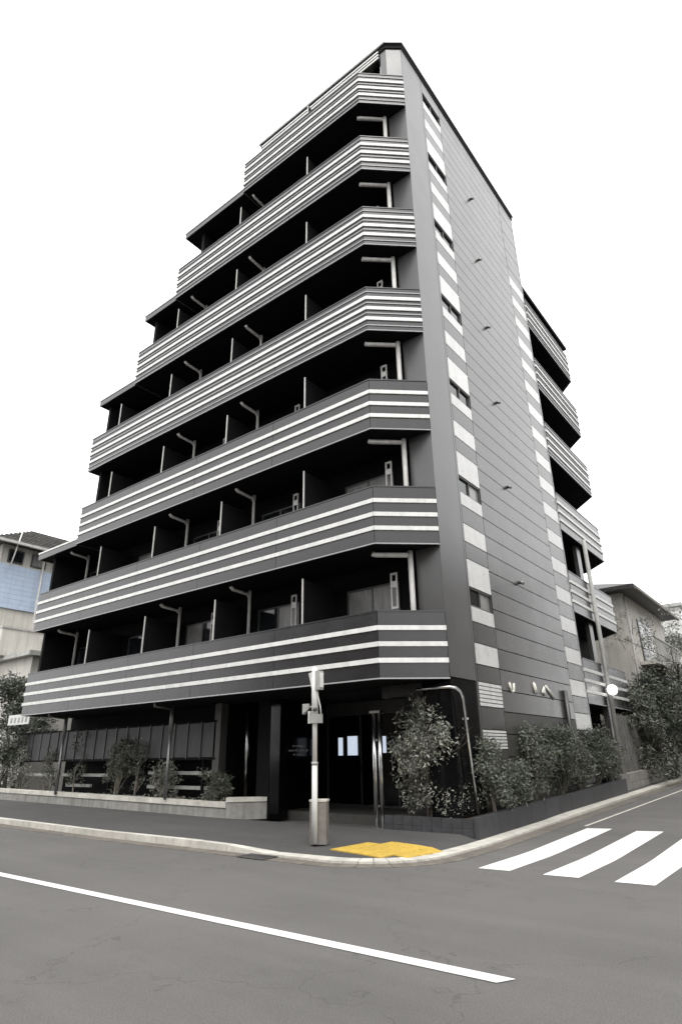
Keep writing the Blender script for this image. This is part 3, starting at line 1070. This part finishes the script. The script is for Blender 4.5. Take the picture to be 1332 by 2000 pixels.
def branch(mb, p, d, L_, r, depth, rnd, tips, spread=.6, n_seg=4):
    pts = [p]
    q = p.copy()
    dd = d.copy()
    for _ in range(n_seg):
        dd = (dd + Vector((rnd.gauss(0, .14), rnd.gauss(0, .14), rnd.gauss(.03, .1)))).normalized()
        q = q + dd * (L_ / n_seg)
        pts.append(q.copy())
    rs = [r * (1 - .55 * i / n_seg) for i in range(n_seg + 1)]
    mb.tube(pts, rs, 5 if depth else 4, cap=False)
    tips.append(pts[-1])
    if depth > 0:
        for _ in range(rnd.choice((2, 3, 3))):
            k = rnd.randrange(1, n_seg + 1)
            nd = (dd + Vector((rnd.gauss(0, spread), rnd.gauss(0, spread), rnd.gauss(.25, spread * .6)))).normalized()
            branch(mb, pts[k], nd, L_ * rnd.uniform(.5, .75), rs[k] * .65, depth - 1, rnd, tips, spread, n_seg)


def plant(name, label, cat, loc, h, w, n, size, seed, leaf=M_leaf, stem=M_bark, stems=3, group=None, depth=2, wy=None, blobr=.22, low=.15):
    rnd = random.Random(seed)
    root = empty(name, loc)
    tag(root, label, cat, group)
    mb = MB()
    tips = []
    wy = wy or w
    for s in range(stems):
        a = rnd.uniform(0, 6.28)
        p = Vector((math.cos(a) * w * .12, math.sin(a) * wy * .12, -.05))
        d = Vector((math.cos(a) * w * .35 / h, math.sin(a) * wy * .35 / h, 1)).normalized()
        branch(mb, p, d, h * rnd.uniform(.5, .68), .011 + .010 * h, depth, rnd, tips, .45)
    mb.build('trunk', stem, root)
    blobs = []
    for t in tips:
        if rnd.random() < .85:
            t = Vector((max(-w, min(w, t.x)), max(-wy, min(wy, t.y)), min(t.z, h)))
            r = blobr * rnd.uniform(.6, 1.3)
            blobs.append((t, (r, min(r, wy), r * .9)))
    for _ in range(int(len(tips) * .8) + 5):
        z = rnd.uniform(low, 1)
        f = math.sin(min(1, z * 1.15 + .1) * 2.6) * .85 + .15
        a = rnd.uniform(0, 6.28)
        q = math.sqrt(rnd.random())
        r = blobr * rnd.uniform(.5, 1.2)
        blobs.append((Vector((math.cos(a) * w * q * f, math.sin(a) * wy * q * f, z * h)), (r, r * min(1, wy / w + .2), r)))
    mb = MB()
    leaves(mb, blobs, n, size, rnd)
    mb.build('crown', leaf, root)
    return root


plant('corner_shrub', 'tall leafy evergreen shrub in the dark corner planter by the entrance', 'shrub', (-6.95, 11.78, .36), 2.2, .62, 15000, .085, 11, M_leafP, wy=.42, stems=6, blobr=.24)
plant('corner_shrub', 'bushy low shrub at the building corner below the ribbed tiles', 'shrub', (-5.98, 12.7, .42), 1.3, .45, 4500, .075, 12, M_leaf, wy=.7, stems=4)
plant('low_shrub', 'short twiggy shrub spilling from the corner planter edge', 'shrub', (-6.42, 11.62, .36), .55, .40, 1100, .06, 13, M_leafP, wy=.22, stems=4)
lab = ['thin shrub against the side wall nearest the ribbed tiles', 'loose airy shrub midway along the grey side wall', 'dense grey-green shrub left of the side downpipe', 'leaning shrub just beyond the dark side downpipe', 'shrub below the lowest pale tile of the far column', 'scrubby plant at the dark rear doorway']
for i, (yy, h, w) in enumerate(((13.7, .75, .5), (14.8, 1.55, .75), (16.5, 1.5, .85), (18.0, 1.35, .8), (19.5, 1.45, .8), (21.0, 1.1, .6))):
    plant('side_shrub', lab[i], 'shrub', (-5.98, yy, .40 + .034 * (yy - 11.4)), h, .34, int(3600 * h), .08, 20 + i, M_leaf if i % 2 else M_leafD, wy=w, stems=5, group='shrubs along the side wall')
lab = ['leafy plant at the far left end of the pale planter', 'slender young tree near the left end of the screen', 'bare-stemmed young tree reaching over the louvre screen', 'bushy small tree at the middle of the screen', 'pale-stemmed sapling right of the bushy middle tree', 'drooping grassy shrub below the right half of screen', 'low mounded shrub beside the angled planter end']
for i, (xx, h, w, n, st) in enumerate(((-24.3, 1.5, .6, 900, 3), (-22.2, 1.5, .45, 500, 2), (-20.5, 2.0, .35, 420, 1), (-18.2, 1.7, .75, 1500, 4), (-17.1, 1.6, .35, 450, 2), (-15.7, 1.0, .7, 900, 5), (-13.4, .75, .5, 1500, 5))):
    plant('planter_plant', lab[i], 'small tree' if i in (1, 2, 3, 4) else 'shrub', (xx, 11.82, .40 if xx > -14 else .42), h, w, int(n * 1.7), .085, 40 + i, M_leafP if i in (5, 0) else M_leaf, M_barkL, stems=st, wy=.3, group='plants in the long pale planter', blobr=.16)
lab2 = ['clump of creeping ground plants at left of pale planter', 'white-edged trailing plants in the middle of pale planter', 'pale trailing plants near the right end of pale planter']
for i, xx in enumerate((-21.0, -17.4, -14.6)):
    mb = MB()
    rnd = random.Random(70 + i)
    blobs = [(Vector((xx + rnd.uniform(-1.6, 1.6), 11.75 + rnd.uniform(-.1, .3), .46)), (.28, .14, .10)) for _ in range(16)]
    leaves(mb, blobs, 1100, .075, rnd)
    tag(mb.build('ground_cover', M_leafP), lab2[i], 'ground cover', kind='stuff')

# hedge-like shrubs and trees on the right beyond the building
plant('dense_bush', 'dense dark bush beyond the slatted fence on the side street', 'bush', (-6.0, 25.9, .4), 3.5, 1.0, 9000, .15, 81, M_leaf, wy=1.6, stems=5, blobr=.42)
plant('dense_bush', 'broad tall bush below the house doorway canopy', 'bush', (-5.85, 28.6, .5), 3.9, .95, 9000, .15, 82, M_leafD, wy=1.6, stems=5, blobr=.42)
plant('dense_bush', 'grey leafy bush behind the pale gate wall', 'bush', (-5.6, 32.6, .6), 4.6, .95, 8000, .17, 83, M_leafP, wy=1.6, stems=4, blobr=.45)
plant('left_tree', 'leafy tree at the far left edge beside the balcony end', 'tree', (-25.6, 12.1, .2), 4.2, 1.25, 9500, .14, 84, M_leafD, wy=1.0, stems=2, blobr=.38, low=.3)
plant('left_tree', 'low dark bush at the far left end of the screen', 'bush', (-26.0, 11.9, .3), 2.0, 1.1, 2600, .12, 85, M_leafD, wy=.6, stems=4, blobr=.3)
# bare tree
bt = empty('bare_tree', (-5.1, 31.5, .6))
tag(bt, 'bare branching tree at the right edge in front of the house', 'tree')
mb = MB(); rnd = random.Random(99); tips = []
mb.tube([(0, 0, 0), (.05, 0, 1.5), (-.1, .1, 2.8)], [.13, .11, .09], 7)
mb.build('trunk', M_bark, bt)
mb = MB()
for a in range(7):
    branch(mb, Vector((-.1, .1, 2.2 + .1 * a)), Vector((math.cos(a * .95), math.sin(a * .95), .75)).normalized(), 2.9, .065, 3, rnd, tips, .5)
mb.build('branches', M_bark, bt)
mb = MB()
leaves(mb, [(t, (.25, .25, .2)) for t in tips if rnd.random() < .6], 4200, .11, rnd)
mb.build('crown', M_leafP, bt)

# ------------------------------------------------------------------ fence, wall and gate on the right
fe = empty('slat_fence', (0, 0, 0))
tag(fe, 'tall dark fence of upright slats beyond the rear balconies', 'fence')
y = 22.9
i = 0
while y < 27.4:
    MB().box(-6.14, -6.11, y, y + .10, .7, 2.75).build('slat', M_slatf, fe)
    y += .155
MB().box(-6.18, -6.142, 22.8, 27.45, .95, 1.05).box(-6.18, -6.142, 22.8, 27.45, 2.4, 2.5).build('rail', M_slatf, fe)
rw = empty('retaining_wall', (0, 0, 0))
tag(rw, 'low pale block wall under the slatted fence on the side street', 'wall')
y = 21.9
while y < 31.0:
    for q in range(2):
        MB().prism([(-6.12, y + .004), (-5.92, y + .004), (-5.92, y + .796), (-6.12, y + .796)], lambda a_, b_: g(a_, b_) + .02 + q * .27, lambda a_, b_: g(a_, b_) + .28 + q * .27).build('block', M_block, rw)
    y += .8
ga = empty('gate_wall', (0, 0, 0))
tag(ga, 'brown rendered gate wall with pale edge at the right margin', 'wall')
MB().box(-5.9, -5.7, 30.3, 30.5, .4, 3.1).build('gate_pillar', M_tile, ga)
MB().box(-5.88, -4.3, 30.52, 30.72, .4, 3.05).build('wall_face', M_brown, ga)
MB().box(-5.9, -4.28, 30.5, 30.74, 3.06, 3.16).build('coping', M_tile, ga)

# ------------------------------------------------------------------ house on the right
ho = empty('neighbour_house', (0, 0, 0))
tag(ho, 'two storey cream house with dark overhanging roof beyond the apartment block', 'house')
MB().box(-14, -6.75, 30.0, 38.0, .2, 8.55).build('wall', M_cream, ho)
MB().add([(-14.5, 29.3, 8.5), (-6.0, 29.3, 8.5), (-6.0, 38.6, 8.5), (-14.5, 38.6, 8.5), (-10.2, 33, 10.1), (-10.2, 35, 10.1),
          (-14.5, 29.3, 8.68), (-6.0, 29.3, 8.68), (-6.0, 38.6, 8.68), (-14.5, 38.6, 8.68)],
         [(3, 2, 1, 0), (0, 1, 7, 6), (1, 2, 8, 7), (2, 3, 9, 8), (3, 0, 6, 9), (6, 7, 4), (7, 8, 5, 4), (8, 9, 5), (9, 6, 4, 5)]).build('roof', M_roof, ho)
MB().box(-6.0, -5.9, 29.3, 38.6, 8.42, 8.56).build('gutter', M_eave, ho)
bc = MB().box(-6.74, -5.95, 31.2, 36.5, 5.3, 5.45).build('balcony', M_cream, ho)
for q in range(22):
    MB().box(-5.98, -5.95, 31.25 + q * .245, 31.29 + q * .245, 5.45, 6.5).build('baluster', M_box, bc)
MB().box(-6.0, -5.93, 31.2, 36.6, 6.5, 6.56).build('handrail', M_frame, bc)
w_ = MB().box(-6.748, -6.70, 32.0, 34.6, 5.5, 7.6).build('window', M_frame, ho)
MB().box(-6.699, -6.69, 32.1, 33.25, 5.6, 7.5).build('pane', M_curt, w_)
MB().box(-6.699, -6.69, 33.35, 34.5, 5.6, 7.5).build('pane', M_curt, w_)
MB().add([(-6.74, 30.2, 4.75), (-5.6, 30.2, 4.45), (-5.6, 37, 4.45), (-6.74, 37, 4.75), (-6.74, 30.2, 4.9), (-5.6, 30.2, 4.55), (-5.6, 37, 4.55), (-6.74, 37, 4.9)],
         [(0, 3, 2, 1), (4, 5, 6, 7), (0, 1, 5, 4), (1, 2, 6, 5), (2, 3, 7, 6), (3, 0, 4, 7)]).build('canopy_roof', M_roof, ho)
d_ = MB().box(-6.748, -6.69, 31.4, 33.4, 2.2, 4.3).build('doorway', M_frame, ho)
MB().box(-6.689, -6.68, 31.5, 33.3, 2.3, 4.2).build('pane', M_black, d_)
MB().tube([(-6.68, 30.15, .5), (-6.68, 30.15, 8.4)], .05, 8).build('downpipe', M_pipe, ho)

# far pale building at right edge
fb = empty('far_building', (0, 0, 0))
tag(fb, 'pale distant building between the house roof and right picture edge', 'building')
MB().box(-16, -9.0, 60, 72, 1, 13.5).build('wall', M_tile, fb)
MB().box(-16.3, -8.7, 59.7, 72.3, 13.5, 13.8).build('roof', M_box, fb)
for q in range(3):
    f_ = MB().box(-15 + q * 2.2, -13.8 + q * 2.2, 59.94, 59.99, 9.5, 11).build('window', M_frame, fb)
    MB().box(-14.95 + q * 2.2, -13.85 + q * 2.2, 59.92, 59.939, 9.55, 10.95).build('pane', M_glass, f_)
ft = plant('far_tree', 'pale distant tree above the right edge rooftops', 'tree', (-8.4, 50, 1.5), 9.5, 2.6, 4200, .26, 90, M_leafP, wy=2.2, stems=2, blobr=.7, depth=3, low=.35)

# ------------------------------------------------------------------ wall lamp and overhead cable
wl = empty('street_lamp', (0, 0, 0))
tag(wl, 'round white lit lamp on a short arm by the rear downpipe', 'lamp')
MB().tube([(-6.0, 22.42, 3.40), (-5.82, 22.12, 3.44)], .025, 8).build('arm', M_dsteel, wl)
me = bpy.data.meshes.new('globe'); bm = bmesh.new(); bmesh.ops.create_uvsphere(bm, u_segments=16, v_segments=10, radius=.17)
for f in bm.faces: f.smooth = True
bm.to_mesh(me); bm.free()
o = link('globe', me, M_lamp, wl); o.location = (-5.80, 22.05, 3.47)
oc = MB().tube([(-6.12, 25.4, 8.78), (-6.0, 25.8, 8.5), (-5.9, 26.6, 8.2)], .011, 4)
tag(oc.build('overhead_cable', M_cable), 'thin dark cable running from the rear balcony corner', 'cable')
an = MB().tube([(-9.76, 11.5, RZ - .1), (-9.76, 11.5, RZ + .55)], .02, 6).tube([(-9.95, 11.5, RZ + .6), (-9.76, 11.5, RZ + .5), (-9.68, 11.5, RZ + .35)], .018, 6)
tag(an.build('roof_antenna', M_frame), 'tiny bent antenna standing on the roof edge', 'antenna')

# ------------------------------------------------------------------ neighbour on the left
nb2 = empty('left_house', (0, 0, 0))
tag(nb2, 'neighbouring house with dark roof and pale blue upper wall at left', 'house')
MB().box(-44, -30.1, 11.9, 24, .2, 8.3).build('lower_wall', M_cream, nb2)
for q in range(9):
    MB().box(-44, -30.0, 11.8, 24.1, 8.31 + q * .235, 8.31 + q * .235 + .228).build('siding_board', M_blue, nb2)
MB().box(-43.9, -30.12, 11.9, 24, 10.43, 11.4).build('upper_wall', M_cream, nb2)
for q in range(8):
    w_ = MB().box(-30.11, -30.05, 12.2 + q * 1.15, 12.95 + q * 1.15, 10.55, 11.2).build('window', M_frame, nb2)
    MB().box(-30.049, -30.04, 12.26 + q * 1.15, 12.89 + q * 1.15, 10.61, 11.14).build('pane', M_curt if q % 2 else M_glass, w_)
MB().add([(-45, 11.0, 11.4), (-29.4, 11.0, 11.4), (-29.4, 25, 11.4), (-45, 25, 11.4), (-33, 14.5, 13.4), (-33, 22, 13.4), (-41, 14.5, 13.4), (-41, 22, 13.4)],
         [(3, 2, 1, 0), (0, 1, 4, 6), (1, 2, 5, 4), (2, 3, 7, 5), (3, 0, 6, 7), (4, 5, 7, 6)]).build('roof', M_roof, nb2)
for q in range(9):
    t = (q + .5) / 9
    x_ = -29.4 + (-3.6) * t; z_ = 11.4 + 2.0 * t
    MB().box(x_ - .05, x_ + .03, 11.1 + 3.3 * t, 25 - 3 * t, z_ + .02, z_ + .07).build('roof_tile_row', M_slatf, nb2)
MB().box(-29.45, -29.3, 11.0, 25, 11.3, 11.42).build('gutter', M_pipe, nb2)
MB().tube([(-29.9, 13.9, 1), (-29.9, 13.9, 11.3)], .05, 8).build('downpipe', M_pipe, nb2)
b_ = MB().box(-30.1, -28.6, 12.0, 15.2, 5.9, 6.1).build('balcony', M_cream, nb2)
MB().box(-28.7, -28.6, 12.0, 15.2, 6.1, 7.1).box(-30.0, -28.7, 12.0, 12.1, 6.1, 7.1).build('balcony_wall', M_cream, b_)
MB().box(-28.75, -28.55, 11.95, 15.25, 7.1, 7.18).build('handrail', M_pipe, b_)
MB().box(-29.6, -26.6, 12.6, 16, .3, 5.7).build('porch_wall', M_cream, nb2)
MB().box(-29.9, -26.3, 12.3, 16.3, 5.71, 5.9).build('porch_roof', M_box, nb2)
tv = MB().tube([(-29.6, 12.2, 10.2), (-29.55, 12.5, 12.4)], .035, 6)
tag(tv.build('aerial_mast', M_poleW), 'thin pale mast leaning on the left house roof', 'mast')

# ------------------------------------------------------------------ plain unseen houses added across both streets to darken and reflect in lower walls
for (lb, x0, x1, y0, y1, h) in (('added unseen grey rendered house across the main street, left of the viewer', -30, -16, -17, -7.5, 10.5),
                                ('added unseen brown rendered house across the main street, behind the viewer', -14.5, -3, -17, -7.5, 11.0),
                                ('added unseen grey rendered house across the main street, right of the viewer', -1.5, 12, -17, -7.5, 10.0),
                                ('added unseen pale grey house across the side street, on its near corner', 2.6, 14, 12.5, 24, 11.5),
                                ('added unseen brown house across the side street, second from the corner', 2.8, 14, 25.2, 38, 11.0)):
    hs = empty('added_shade_house', (0, 0, 0))
    tag(hs, lb, 'house', 'unseen houses added to shade the walls')
    MB().box(x0, x1, y0, y1, -.1, h).build('wall', M_brown, hs)
    MB().box(x0 - .4, x1 + .4, y0 - .4, y1 + .4, h + .001, h + .35).build('roof', M_roof, hs)
    faces = [(x0 + 1.2 + i * 2.6, z) for i in range(int((x1 - x0 - 2) // 2.6)) for z in (1.0, 3.9, 6.2) if z + 1.2 < h]
    for (wx, wz) in faces:
        if y1 < 0:
            f_ = MB().box(wx, wx + 1.3, y1 + .002, y1 + .06, wz, wz + 1.2).build('window', M_frame, hs)
            MB().box(wx + .06, wx + 1.24, y1 + .061, y1 + .07, wz + .06, wz + 1.14).build('pane', M_curt, f_)
        else:
            wy = y0 + (wx - x0)
            f_ = MB().box(x0 - .06, x0 - .002, wy, wy + 1.3, wz, wz + 1.2).build('window', M_frame, hs)
            MB().box(x0 - .07, x0 - .061, wy + .06, wy + 1.24, wz + .06, wz + 1.14).build('pane', M_curt, f_)
